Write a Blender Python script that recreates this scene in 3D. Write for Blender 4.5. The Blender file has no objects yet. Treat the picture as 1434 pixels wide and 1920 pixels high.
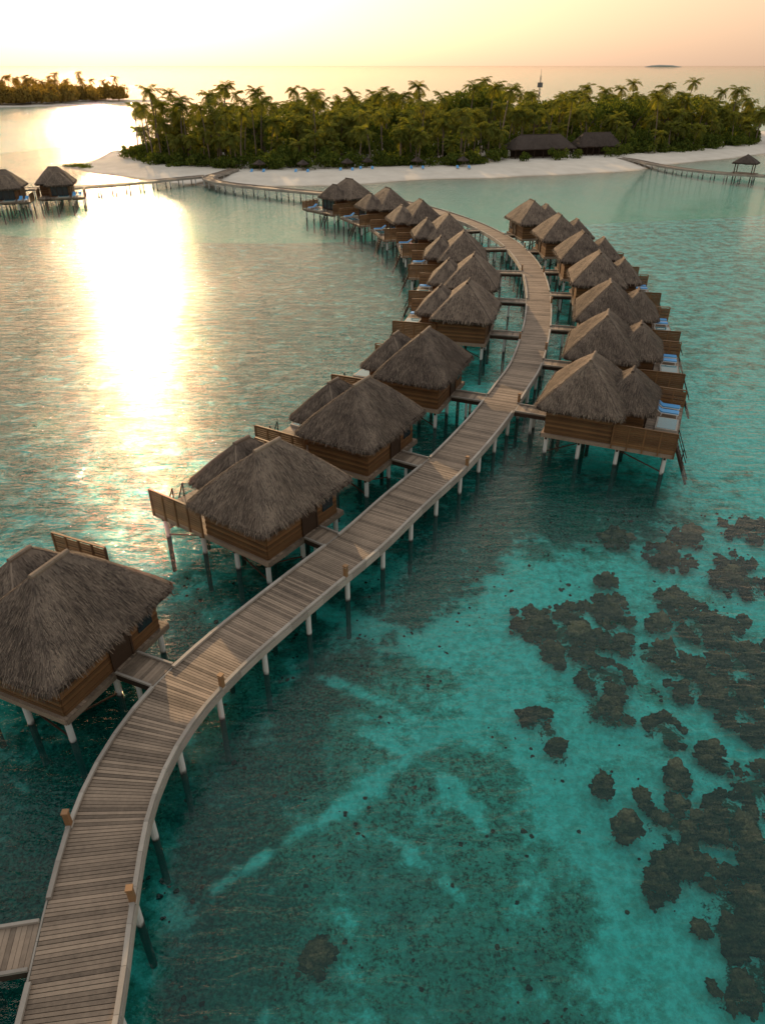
import bpy, math, random
import numpy as np
from mathutils import Vector, Matrix, noise
random.seed(7); np.random.seed(7)
SC=bpy.context.scene; COL=SC.collection
SUN_EL=math.radians(16); SUN_AZ=math.radians(-18.7)   # azimuth from +Y toward +X
WZ=.35      # water level
# ---------------------------------------------------------------- builder
class MB:
    def __init__(s): s.v=[];s.f=[];s.m=[]
    def face(s,pts,m=0):
        n=len(s.v); s.v.extend([tuple(p) for p in pts]); s.f.append(tuple(range(n,n+len(pts)))); s.m.append(m)
    def hexa(s,p,m=0):
        n=len(s.v); s.v.extend([tuple(q) for q in p])
        for a in ((0,3,2,1),(4,5,6,7),(0,1,5,4),(1,2,6,5),(2,3,7,6),(3,0,4,7)):
            s.f.append(tuple(n+i for i in a)); s.m.append(m)
    def box(s,x0,x1,y0,y1,z0,z1,m=0):
        s.hexa([(x0,y0,z0),(x1,y0,z0),(x1,y1,z0),(x0,y1,z0),(x0,y0,z1),(x1,y0,z1),(x1,y1,z1),(x0,y1,z1)],m)
    def beam(s,a,b,w,h,m=0,up=(0,0,1)):
        a=Vector(a);b=Vector(b);d=(b-a).normalized();u=Vector(up)
        r=d.cross(u)
        if r.length<1e-4: r=Vector((1,0,0))
        r.normalize();u=r.cross(d).normalized()
        r=r*w/2;u=u*h/2
        s.hexa([a-r-u,a+r-u,b+r-u,b-r-u,a-r+u,a+r+u,b+r+u,b-r+u],m)
    def tube(s,pts,rad,n=8,m=0,cap=True):
        base=len(s.v);k=len(pts)
        for i,p in enumerate(pts):
            p=Vector(p)
            d=(Vector(pts[min(i+1,k-1)])-Vector(pts[max(i-1,0)])).normalized()
            r=d.cross(Vector((0,1,0.01)))
            if r.length<1e-3: r=Vector((1,0,0))
            r.normalize();u=r.cross(d)
            for j in range(n):
                a=2*math.pi*j/n
                s.v.append(tuple(p+(r*math.cos(a)+u*math.sin(a))*rad[i]))
        for i in range(k-1):
            for j in range(n):
                a=base+i*n+j;b=base+i*n+(j+1)%n
                s.f.append((a,b,b+n,a+n));s.m.append(m)
        if cap:
            s.f.append(tuple(base+j for j in range(n)));s.m.append(m)
            s.f.append(tuple(base+(k-1)*n+j for j in reversed(range(n))));s.m.append(m)
    def mesh(s,name,mats,mirror=False,smooth=False):
        v=s.v;f=s.f
        if mirror:
            v=[(-a,b,c) for a,b,c in v]; f=[tuple(reversed(q)) for q in f]
        me=bpy.data.meshes.new(name);me.from_pydata(v,[],f)
        for mt in mats: me.materials.append(mt)
        me.polygons.foreach_set('material_index',s.m)
        if smooth: me.polygons.foreach_set('use_smooth',[True]*len(f))
        me.update();return me
def obj(name,me,parent=None,loc=None,rz=0,scale=None):
    o=bpy.data.objects.new(name,me);COL.objects.link(o)
    if parent: o.parent=parent
    if loc is not None:o.location=loc
    o.rotation_euler[2]=rz
    if scale:o.scale=scale
    return o
def np_mesh(name,V,F,mats,mi=None,smooth=False):
    me=bpy.data.meshes.new(name)
    nv=len(V);nf=len(F);k=F.shape[1]
    me.vertices.add(nv);me.vertices.foreach_set('co',V.astype(np.float32).ravel())
    me.loops.add(nf*k);me.loops.foreach_set('vertex_index',F.astype(np.int32).ravel())
    me.polygons.add(nf);me.polygons.foreach_set('loop_start',np.arange(0,nf*k,k,dtype=np.int32))
    me.polygons.foreach_set('loop_total',np.full(nf,k,dtype=np.int32))
    for m in mats: me.materials.append(m)
    if mi is not None: me.polygons.foreach_set('material_index',mi.astype(np.int32))
    if smooth: me.polygons.foreach_set('use_smooth',np.ones(nf,dtype=bool))
    me.update(calc_edges=True);me.validate();return me
# ---------------------------------------------------------------- materials
def N(nt,t,**k):
    n=nt.nodes.new(t)
    for a,b in k.items():
        if a.startswith('i_'):
            key=a[2:]; key=int(key) if key.isdigit() else key.replace('_',' ')
            n.inputs[key].default_value=b
        else: setattr(n,a,b)
    return n
def newmat(name):
    m=bpy.data.materials.new(name);m.use_nodes=True;nt=m.node_tree;nt.nodes.clear()
    out=N(nt,'ShaderNodeOutputMaterial');return m,nt,out
def ramp(nt,fac,stops):
    r=N(nt,'ShaderNodeValToRGB');e=r.color_ramp.elements
    while len(e)<len(stops): e.new(0.5)
    for i,(p,c) in enumerate(stops): e[i].position=p;e[i].color=(*c,1)
    nt.links.new(fac,r.inputs[0]);return r.outputs[0]
def math_n(nt,op,a,b=None,c=None,clamp=False):
    n=N(nt,'ShaderNodeMath',operation=op,use_clamp=clamp)
    for i,x in enumerate((a,b,c)):
        if x is None: continue
        if hasattr(x,'links'): nt.links.new(x,n.inputs[i])
        else: n.inputs[i].default_value=x
    return n.outputs[0]
def mixc(nt,fac,a,b,blend='MIX'):
    n=N(nt,'ShaderNodeMix',data_type='RGBA',blend_type=blend)
    for s,x in ((n.inputs[0],fac),(n.inputs[6],a),(n.inputs[7],b)):
        if hasattr(x,'links'): nt.links.new(x,s)
        else: s.default_value=x if isinstance(x,(int,float)) else (*x,1)
    return n.outputs[2]
def noise_n(nt,vec,scale,detail=3,rough=.55,stretch=None,dist=0,rot=0):
    if stretch:
        mp=N(nt,'ShaderNodeMapping');mp.inputs['Scale'].default_value=stretch;mp.inputs['Rotation'].default_value=(0,0,rot)
        nt.links.new(vec,mp.inputs[0]);vec=mp.outputs[0]
    n=N(nt,'ShaderNodeTexNoise');n.inputs['Scale'].default_value=scale;n.inputs['Detail'].default_value=detail
    n.inputs['Roughness'].default_value=rough;n.inputs['Distortion'].default_value=dist
    nt.links.new(vec,n.inputs['Vector']);return n.outputs['Fac']
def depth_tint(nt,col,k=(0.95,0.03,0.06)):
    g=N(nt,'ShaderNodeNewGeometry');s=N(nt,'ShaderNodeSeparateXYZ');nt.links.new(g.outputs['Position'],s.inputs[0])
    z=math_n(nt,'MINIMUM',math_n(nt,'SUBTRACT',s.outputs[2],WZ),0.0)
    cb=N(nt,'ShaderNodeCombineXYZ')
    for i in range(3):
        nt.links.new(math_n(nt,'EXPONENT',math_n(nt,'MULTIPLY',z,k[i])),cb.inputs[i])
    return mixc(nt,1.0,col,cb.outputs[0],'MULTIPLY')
def wood(name,c1,c2,rough=.75,grain=(1,1,1),sc=6):
    m,nt,out=newmat(name);b=N(nt,'ShaderNodeBsdfPrincipled');b.inputs['Roughness'].default_value=rough
    b.inputs['Specular IOR Level'].default_value=.25
    g=N(nt,'ShaderNodeNewGeometry');tc=N(nt,'ShaderNodeTexCoord')
    n=noise_n(nt,tc.outputs['Object'],sc,4,.6,grain)
    n2=noise_n(nt,tc.outputs['Object'],.6,4,.65)
    f=math_n(nt,'ADD',math_n(nt,'MULTIPLY',g.outputs['Random Per Island'],.45),math_n(nt,'MULTIPLY',n,.35))
    f=math_n(nt,'ADD',f,math_n(nt,'MULTIPLY',n2,.5))
    f=math_n(nt,'SUBTRACT',f,.06,clamp=True)
    col=ramp(nt,f,[(.15,c1),(.85,c2)])
    nt.links.new(col,b.inputs['Base Color'])
    bp=N(nt,'ShaderNodeBump',i_Strength=.3,i_Distance=.02);nt.links.new(n,bp.inputs['Height']);nt.links.new(bp.outputs[0],b.inputs['Normal'])
    nt.links.new(b.outputs[0],out.inputs[0]);return m
M_deck=wood('weathered_deck_wood',(.035,.025,.018),(.28,.205,.145),.7)
M_kerb=wood('grey_kerb_wood',(.17,.145,.12),(.32,.28,.235),.7)
M_wall=wood('cladding_wood',(.04,.019,.008),(.18,.09,.036),.6,grain=(.4,.4,5))
M_dark=wood('dark_wood',(.018,.011,.006),(.045,.025,.015),.6)
M_post=wood('bollard_wood',(.14,.07,.03),(.24,.13,.06),.6)
def pile_mat():
    m,nt,out=newmat('concrete_pile');b=N(nt,'ShaderNodeBsdfPrincipled');b.inputs['Roughness'].default_value=.8
    g=N(nt,'ShaderNodeNewGeometry');s=N(nt,'ShaderNodeSeparateXYZ');nt.links.new(g.outputs['Position'],s.inputs[0])
    n=noise_n(nt,g.outputs['Position'],3,4)
    z=math_n(nt,'ADD',s.outputs[2],math_n(nt,'MULTIPLY',n,.5))
    col=ramp(nt,math_n(nt,'MULTIPLY',z,.5,clamp=True),[(.26,(.04,.06,.05)),(.31,(.025,.025,.02)),(.41,(.46,.45,.42))])
    nt.links.new(depth_tint(nt,col),b.inputs['Base Color']);nt.links.new(b.outputs[0],out.inputs[0]);return m
M_pile=pile_mat()
def thatch(name,stops):
    m,nt,out=newmat(name);b=N(nt,'ShaderNodeBsdfPrincipled');b.inputs['Roughness'].default_value=.85
    b.inputs['Specular IOR Level'].default_value=.15
    g=N(nt,'ShaderNodeNewGeometry');tc=N(nt,'ShaderNodeTexCoord');oi=N(nt,'ShaderNodeObjectInfo')
    n=noise_n(nt,tc.outputs['Object'],14,4,.7,(1,1,.25))
    n2=noise_n(nt,tc.outputs['Object'],.9,4,.6)
    f=math_n(nt,'ADD',math_n(nt,'MULTIPLY',g.outputs['Random Per Island'],.50),math_n(nt,'MULTIPLY',n,.35))
    f=math_n(nt,'ADD',f,math_n(nt,'MULTIPLY',n2,.45))
    f=math_n(nt,'ADD',f,math_n(nt,'MULTIPLY',oi.outputs['Random'],.10),clamp=True)
    col=ramp(nt,f,stops)
    nt.links.new(col,b.inputs['Base Color'])
    bp=N(nt,'ShaderNodeBump',i_Strength=.6,i_Distance=.05);nt.links.new(n,bp.inputs['Height']);nt.links.new(bp.outputs[0],b.inputs['Normal'])
    nt.links.new(b.outputs[0],out.inputs[0]);return m
M_thatch=thatch('palm_thatch',[(.28,(.018,.014,.011)),(.62,(.07,.052,.041)),(.98,(.23,.172,.125))])
M_thatchd=thatch('dark_thatch',[(.25,(.02,.015,.012)),(.6,(.045,.033,.027)),(.95,(.08,.06,.048))])
def simple(name,c,r=.6,metal=0,spec=.5):
    m,nt,out=newmat(name);b=N(nt,'ShaderNodeBsdfPrincipled');b.inputs['Roughness'].default_value=r;b.inputs['Metallic'].default_value=metal
    b.inputs['Specular IOR Level'].default_value=spec
    g=N(nt,'ShaderNodeNewGeometry');n=noise_n(nt,g.outputs['Position'],4,3)
    col=mixc(nt,n,tuple(x*.8 for x in c),tuple(min(1,x*1.15) for x in c))
    nt.links.new(col,b.inputs['Base Color']);nt.links.new(b.outputs[0],out.inputs[0]);return m
M_blue=simple('blue_cushion',(.07,.26,.5)); M_white=simple('white_paint',(.7,.7,.68)); M_lamp=simple('lamp_cap',(.35,.33,.3),.4)
M_poolw=simple('pool_water',(.02,.13,.16),.05); M_glass=simple('dark_glass',(.02,.025,.03),.1)
M_skin=simple('skin',(.5,.3,.2));M_purple=simple('purple_cloth',(.4,.10,.45));M_hair=simple('hair',(.03,.02,.015))
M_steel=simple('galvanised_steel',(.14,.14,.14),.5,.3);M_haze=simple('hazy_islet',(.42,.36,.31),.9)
def leafmat(name,c1,c2,c3,tr=.35):
    m,nt,out=newmat(name);g=N(nt,'ShaderNodeNewGeometry')
    n=noise_n(nt,g.outputs['Position'],.09,3)
    f=math_n(nt,'ADD',math_n(nt,'MULTIPLY',g.outputs['Random Per Island'],.6),math_n(nt,'MULTIPLY',n,.5),clamp=True)
    col=ramp(nt,f,[(.15,c1),(.55,c2),(.95,c3)])
    d=N(nt,'ShaderNodeBsdfDiffuse');t=N(nt,'ShaderNodeBsdfTranslucent');mx=N(nt,'ShaderNodeMixShader',i_0=tr)
    nt.links.new(col,d.inputs[0]);nt.links.new(mixc(nt,1.0,col,(1.7,1.45,.5),'MULTIPLY'),t.inputs[0])
    nt.links.new(d.outputs[0],mx.inputs[1]);nt.links.new(t.outputs[0],mx.inputs[2]);nt.links.new(mx.outputs[0],out.inputs[0]);return m
M_palm=leafmat('palm_frond',(.05,.07,.016),(.12,.14,.032),(.25,.225,.06),.5)
M_leaf=leafmat('broad_leaf',(.03,.048,.012),(.07,.10,.022),(.15,.165,.036),.4)
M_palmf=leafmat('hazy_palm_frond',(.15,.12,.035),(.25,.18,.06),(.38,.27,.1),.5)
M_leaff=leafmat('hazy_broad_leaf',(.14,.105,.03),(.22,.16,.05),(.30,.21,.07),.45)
M_trunk=simple('palm_trunk',(.14,.10,.075),.9)
def sandmat():
    m,nt,out=newmat('beach_sand');b=N(nt,'ShaderNodeBsdfDiffuse');g=N(nt,'ShaderNodeNewGeometry')
    n=noise_n(nt,g.outputs['Position'],.25,5)
    col=mixc(nt,n,(.45,.39,.32),(.66,.59,.50))
    s=N(nt,'ShaderNodeSeparateXYZ');nt.links.new(g.outputs['Position'],s.inputs[0])
    wet=ramp(nt,math_n(nt,'ADD',math_n(nt,'SUBTRACT',s.outputs[2],WZ),math_n(nt,'MULTIPLY',n,.1),clamp=True),[(.05,(.72,.68,.62)),(.2,(1,1,1))])
    col=mixc(nt,1.0,col,wet,'MULTIPLY')
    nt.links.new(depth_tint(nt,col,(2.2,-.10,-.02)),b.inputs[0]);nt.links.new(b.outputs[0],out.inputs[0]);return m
M_sand=sandmat()
def seabedmat():
    m,nt,out=newmat('seabed_sand_and_rubble');b=N(nt,'ShaderNodeBsdfDiffuse');g=N(nt,'ShaderNodeNewGeometry')
    pos=g.outputs['Position'];at=N(nt,'ShaderNodeAttribute',attribute_name='masks');sp=N(nt,'ShaderNodeSeparateXYZ')
    nt.links.new(at.outputs['Vector'],sp.inputs[0])
    n1=noise_n(nt,pos,.5,6,.65);n2=noise_n(nt,pos,2.2,7,.78);n3=noise_n(nt,pos,7,5,.75)
    sand=mixc(nt,ramp(nt,n2,[(.38,(0,0,0)),(.6,(1,1,1))]),(.56,.55,.47),(.95,.95,.90))
    rub=mixc(nt,ramp(nt,n3,[(.43,(0,0,0)),(.58,(1,1,1))]),(.04,.045,.03),(.36,.36,.27))
    rub=mixc(nt,ramp(nt,n2,[(.45,(0,0,0)),(.6,(.9,.9,.9))]),rub,(.60,.60,.50))
    rf=math_n(nt,'ADD',math_n(nt,'MULTIPLY',sp.outputs[0],1.0),math_n(nt,'MULTIPLY',math_n(nt,'SUBTRACT',n1,.5),2.2))
    rf=math_n(nt,'ADD',rf,math_n(nt,'MULTIPLY',math_n(nt,'SUBTRACT',n3,.5),1.2))
    rf=ramp(nt,rf,[(.30,(0,0,0)),(.62,(1,1,1))])
    col=mixc(nt,rf,sand,rub)
    shade_col=mixc(nt,ramp(nt,n3,[(.43,(0,0,0)),(.6,(1,1,1))]),(.015,.035,.028),(.12,.17,.13))  # dark teal bed tone, carries the painted shade patches
    shade_fac=math_n(nt,'ADD',sp.outputs[2],math_n(nt,'MULTIPLY',math_n(nt,'SUBTRACT',n2,.5),1.8))
    shade_fac=math_n(nt,'ADD',shade_fac,math_n(nt,'MULTIPLY',math_n(nt,'SUBTRACT',n1,.5),1.2))
    col=mixc(nt,ramp(nt,shade_fac,[(.28,(0,0,0)),(.68,(.94,.94,.94))]),col,shade_col)
    cor=mixc(nt,n3,(.02,.018,.012),(.16,.12,.07))
    cf=math_n(nt,'ADD',sp.outputs[1],math_n(nt,'MULTIPLY',math_n(nt,'SUBTRACT',n2,.5),2.6))
    cf=ramp(nt,cf,[(.48,(0,0,0)),(.68,(1,1,1))])
    col=mixc(nt,cf,col,cor)
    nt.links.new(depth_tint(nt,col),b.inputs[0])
    bp=N(nt,'ShaderNodeBump',i_Strength=1,i_Distance=.4);nt.links.new(n2,bp.inputs['Height']);nt.links.new(bp.outputs[0],b.inputs['Normal'])
    nt.links.new(b.outputs[0],out.inputs[0]);return m
M_seabed=seabedmat()
def coralmat():
    m,nt,out=newmat('coral_rock');b=N(nt,'ShaderNodeBsdfDiffuse');g=N(nt,'ShaderNodeNewGeometry')
    n=noise_n(nt,g.outputs['Position'],9,5,.8);n0=noise_n(nt,g.outputs['Position'],.7,3,.6)
    s=N(nt,'ShaderNodeSeparateXYZ');nt.links.new(g.outputs['Position'],s.inputs[0])
    f=math_n(nt,'ADD',math_n(nt,'MULTIPLY',n,.8),math_n(nt,'MULTIPLY',g.outputs['Random Per Island'],.2))
    f=math_n(nt,'ADD',f,math_n(nt,'MULTIPLY',math_n(nt,'SUBTRACT',n0,.5),.4))
    f=math_n(nt,'ADD',f,math_n(nt,'MULTIPLY',math_n(nt,'ADD',s.outputs[2],1.65),.2))  # lighter with height: sunlit tops painted into the coral colour
    col=ramp(nt,f,[(.38,(.008,.006,.004)),(.54,(.05,.034,.018)),(.68,(.16,.11,.055)),(.88,(.42,.31,.17))])
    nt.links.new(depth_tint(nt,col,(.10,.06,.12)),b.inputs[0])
    bp=N(nt,'ShaderNodeBump',i_Strength=1,i_Distance=.25);nt.links.new(n,bp.inputs['Height']);nt.links.new(bp.outputs[0],b.inputs['Normal'])
    nt.links.new(b.outputs[0],out.inputs[0]);return m
M_coral=coralmat()
def watermat():
    m,nt,out=newmat('lagoon_water');g=N(nt,'ShaderNodeNewGeometry');pos=g.outputs['Position']
    a=noise_n(nt,pos,.25,3,.5,(.5,1.7,1));bb=noise_n(nt,pos,1.05,4,.6,(.5,1.7,1),.6,rot=.10);c=noise_n(nt,pos,3.6,3,.6,(.7,1.5,1),.4,rot=-.25)
    gust=noise_n(nt,pos,.05,3,.5)
    gs=math_n(nt,'ADD',math_n(nt,'MULTIPLY',gust,1.0),.5)
    h=math_n(nt,'ADD',math_n(nt,'MULTIPLY',a,.10),math_n(nt,'MULTIPLY',bb,.15))
    h=math_n(nt,'ADD',h,math_n(nt,'MULTIPLY',c,.025))
    h=math_n(nt,'MULTIPLY',h,gs)
    bp=N(nt,'ShaderNodeBump',i_Strength=1,i_Distance=1.0);nt.links.new(h,bp.inputs['Height'])
    fr=N(nt,'ShaderNodeFresnel',i_IOR=1.33);nt.links.new(bp.outputs[0],fr.inputs['Normal'])
    gl=N(nt,'ShaderNodeBsdfGlossy',i_Roughness=.025);gl.inputs[0].default_value=(.86,.84,.81,1);nt.links.new(bp.outputs[0],gl.inputs['Normal'])
    tr=N(nt,'ShaderNodeBsdfTransparent');tr.inputs[0].default_value=(.98,1,.995,1)
    df=N(nt,'ShaderNodeBsdfDiffuse');df.inputs[0].default_value=(.01,.42,.38,1);nt.links.new(bp.outputs[0],df.inputs['Normal'])
    m1=N(nt,'ShaderNodeMixShader',i_0=.035);nt.links.new(tr.outputs[0],m1.inputs[1]);nt.links.new(df.outputs[0],m1.inputs[2])
    m2=N(nt,'ShaderNodeMixShader');nt.links.new(fr.outputs[0],m2.inputs[0]);nt.links.new(m1.outputs[0],m2.inputs[1]);nt.links.new(gl.outputs[0],m2.inputs[2])
    nt.links.new(m2.outputs[0],out.inputs[0]);return m
M_water=watermat()
# ---------------------------------------------------------------- world, sun, camera
sd=Vector((math.sin(SUN_AZ)*math.cos(SUN_EL),math.cos(SUN_AZ)*math.cos(SUN_EL),math.sin(SUN_EL)))
w=bpy.data.worlds.new("World");SC.world=w;w.use_nodes=True;nt=w.node_tree;nt.nodes.clear()
wo=N(nt,'ShaderNodeOutputWorld')
sky=N(nt,'ShaderNodeTexSky',sky_type='NISHITA',sun_disc=False);sky.sun_elevation=SUN_EL;sky.sun_rotation=SUN_AZ
sky.dust_density=3;sky.air_density=1.3;sky.ozone_density=.6
hs=N(nt,'ShaderNodeHueSaturation');hs.inputs['Saturation'].default_value=.75;nt.links.new(sky.outputs[0],hs.inputs['Color'])
bg=N(nt,'ShaderNodeBackground',i_Strength=.05);nt.links.new(mixc(nt,1.0,hs.outputs[0],(1.15,.89,.72),'MULTIPLY'),bg.inputs[0])
tc=N(nt,'ShaderNodeTexCoord');sx=N(nt,'ShaderNodeSeparateXYZ');nt.links.new(tc.outputs['Generated'],sx.inputs[0])
haze=ramp(nt,math_n(nt,'MAXIMUM',sx.outputs[2],0.0),[(0,(.56,.39,.29)),(.07,(.60,.44,.32)),(.2,(.60,.51,.41)),(.5,(.68,.70,.70)),(1,(.80,.88,.94))])
dt=N(nt,'ShaderNodeVectorMath',operation='DOT_PRODUCT');dt.inputs[1].default_value=sd;nt.links.new(tc.outputs['Generated'],dt.inputs[0])
gw=math_n(nt,'POWER',math_n(nt,'MAXIMUM',dt.outputs['Value'],0.0),5.0)
glow=mixc(nt,gw,(0,0,0),(.56,.40,.24))
hz=mixc(nt,1.0,haze,glow,'ADD')
bg2=N(nt,'ShaderNodeBackground',i_Strength=.92);nt.links.new(hz,bg2.inputs[0])
ad=N(nt,'ShaderNodeAddShader');nt.links.new(bg.outputs[0],ad.inputs[0]);nt.links.new(bg2.outputs[0],ad.inputs[1]);nt.links.new(ad.outputs[0],wo.inputs[0])
sl=bpy.data.lights.new('sun','SUN');sl.energy=5;sl.angle=math.radians(.53);sl.color=(1,.68,.36)
so=obj('sun',sl)
so.rotation_euler=sd.to_track_quat('Z','Y').to_euler()
cam=bpy.data.cameras.new('camera');co=obj('camera',cam);co.location=(0,0,24)
co.rotation_euler=(math.pi/2-math.atan(837/1346.0),0,0)
cam.sensor_fit='VERTICAL';cam.sensor_height=24;cam.lens=1346/1920*24;cam.clip_end=200000;cam.clip_start=.1
SC.camera=co
SC.view_settings.view_transform='Standard';SC.view_settings.look='None';SC.view_settings.exposure=0
# ---------------------------------------------------------------- path
CL=[(-8.0,2),(-8.2,5.5),(-8.5,9.2),(-9.0,12.4),(-9.35,15.5),(-9.15,18.2),(-8.4,20.8),(-7.1,23.4),(-5.4,26.1),(-3.2,29.4),(-1.1,32.5),(1.3,36.6),(4.3,41.5),(7.6,48),(10.3,54.3),(12.7,60.5),(15.7,72),(17.9,84),(19.0,96),(18.6,108),(16.8,118),(14.0,127),(9.5,137),(4.0,146),(-3,152.5),(-12.7,158.4),(-24.5,165.6),(-35,173),(-40.3,182),(-38.5,191),(-37,199)]
def catmull(P,step=.08):
    P=[Vector(p) for p in P];P=[2*P[0]-P[1]]+P+[2*P[-1]-P[-2]];out=[]
    for i in range(1,len(P)-2):
        p0,p1,p2,p3=P[i-1:i+3];n=max(2,int((p2-p1).length/step))
        for k in range(n):
            t=k/n;out.append(.5*((2*p1)+(p2-p0)*t+(2*p0-5*p1+4*p2-p3)*t*t+(3*p1-p0-3*p2+p3)*t**3))
    out.append(P[-2]);return out
class Path:
    def __init__(s,P):
        q=np.array([tuple(a) for a in catmull(P)]);d=np.r_[0,np.cumsum(np.linalg.norm(np.diff(q,axis=0),axis=1))]
        s.q=q;s.d=d;s.L=d[-1]
    def at(s,x):
        p=np.array([np.interp(x,s.d,s.q[:,0]),np.interp(x,s.d,s.q[:,1])])
        a=np.array([np.interp(x+.4,s.d,s.q[:,0]),np.interp(x+.4,s.d,s.q[:,1])]);b=np.array([np.interp(x-.4,s.d,s.q[:,0]),np.interp(x-.4,s.d,s.q[:,1])])
        t=(a-b)/np.linalg.norm(a-b);return p,t,np.array([t[1],-t[0]])
    def near(s,c):
        i=np.argmin(np.hypot(s.q[:,0]-c[0],s.q[:,1]-c[1]));return s.d[i]
MAIN=Path(CL);HW=1.32
def walkway(name,path,hw,z,gaps,pitch=.135,pile_step=3.2,piler=.13):
    root=obj(name,None)
    b=MB();x=0
    while x<path.L-pitch:
        p,t,n=path.at(x+pitch/2);g=.008+random.random()*.006;e=hw+random.uniform(-.012,.012);dz=random.uniform(-.004,.004)
        p0,t0,n0=path.at(x+g);p1,t1,n1=path.at(x+pitch-g)
        A=[p0-n0*e,p0+n0*e,p1+n1*e,p1-n1*e]
        b.hexa([(a[0],a[1],z-.045+dz) for a in A]+[(a[0],a[1],z+dz) for a in A]);x+=pitch
    obj('planks',b.mesh('planks',[M_deck]),root)
    b=MB();st=1.2
    for side in (-1,1):
        x=0
        while x<path.L-st:
            p0,t0,n0=path.at(x);p1,t1,n1=path.at(x+st-.01)
            for o0,o1,z0,z1,skip in ((hw-.10,hw+.05,z+.03,z+.15,True),(hw+.02,hw+.08,z-.32,z-.0,False)):
                if skip and any(s==side and abs(x+st/2-d)<wd for s,d,wd in gaps): continue
                A=[p0+n0*o0*side,p0+n0*o1*side,p1+n1*o1*side,p1+n1*o0*side]
                if side<0:A=[A[1],A[0],A[3],A[2]]
                b.hexa([(a[0],a[1],z0) for a in A]+[(a[0],a[1],z1) for a in A])
            x+=st
    obj('kerb',b.mesh('kerb',[M_kerb]),root)
    b=MB();x=1.0
    while x<path.L-1:
        p,t,n=path.at(x)
        for side in (-1,1):
            c=p+n*side*(hw-.12)
            b.tube([(c[0],c[1],-3.2),(c[0],c[1],z-.28)],[piler,piler],10,1)
        a=p-n*(hw-.02);c=p+n*(hw-.02);b.beam((a[0],a[1],z-.2),(c[0],c[1],z-.2),.2,.26,0);x+=pile_step
    x=0
    while x<path.L-2:
        p0,_,n0=path.at(x);p1,_,n1=path.at(x+2)
        for o in (-.8,0,.8):
            b.beam((*(p0+n0*o),z-.11),(*(p1+n1*o),z-.11),.08,.1,0)
        x+=2
    obj('substructure',b.mesh('substructure',[M_dark,M_pile]),root)
    return root
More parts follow.
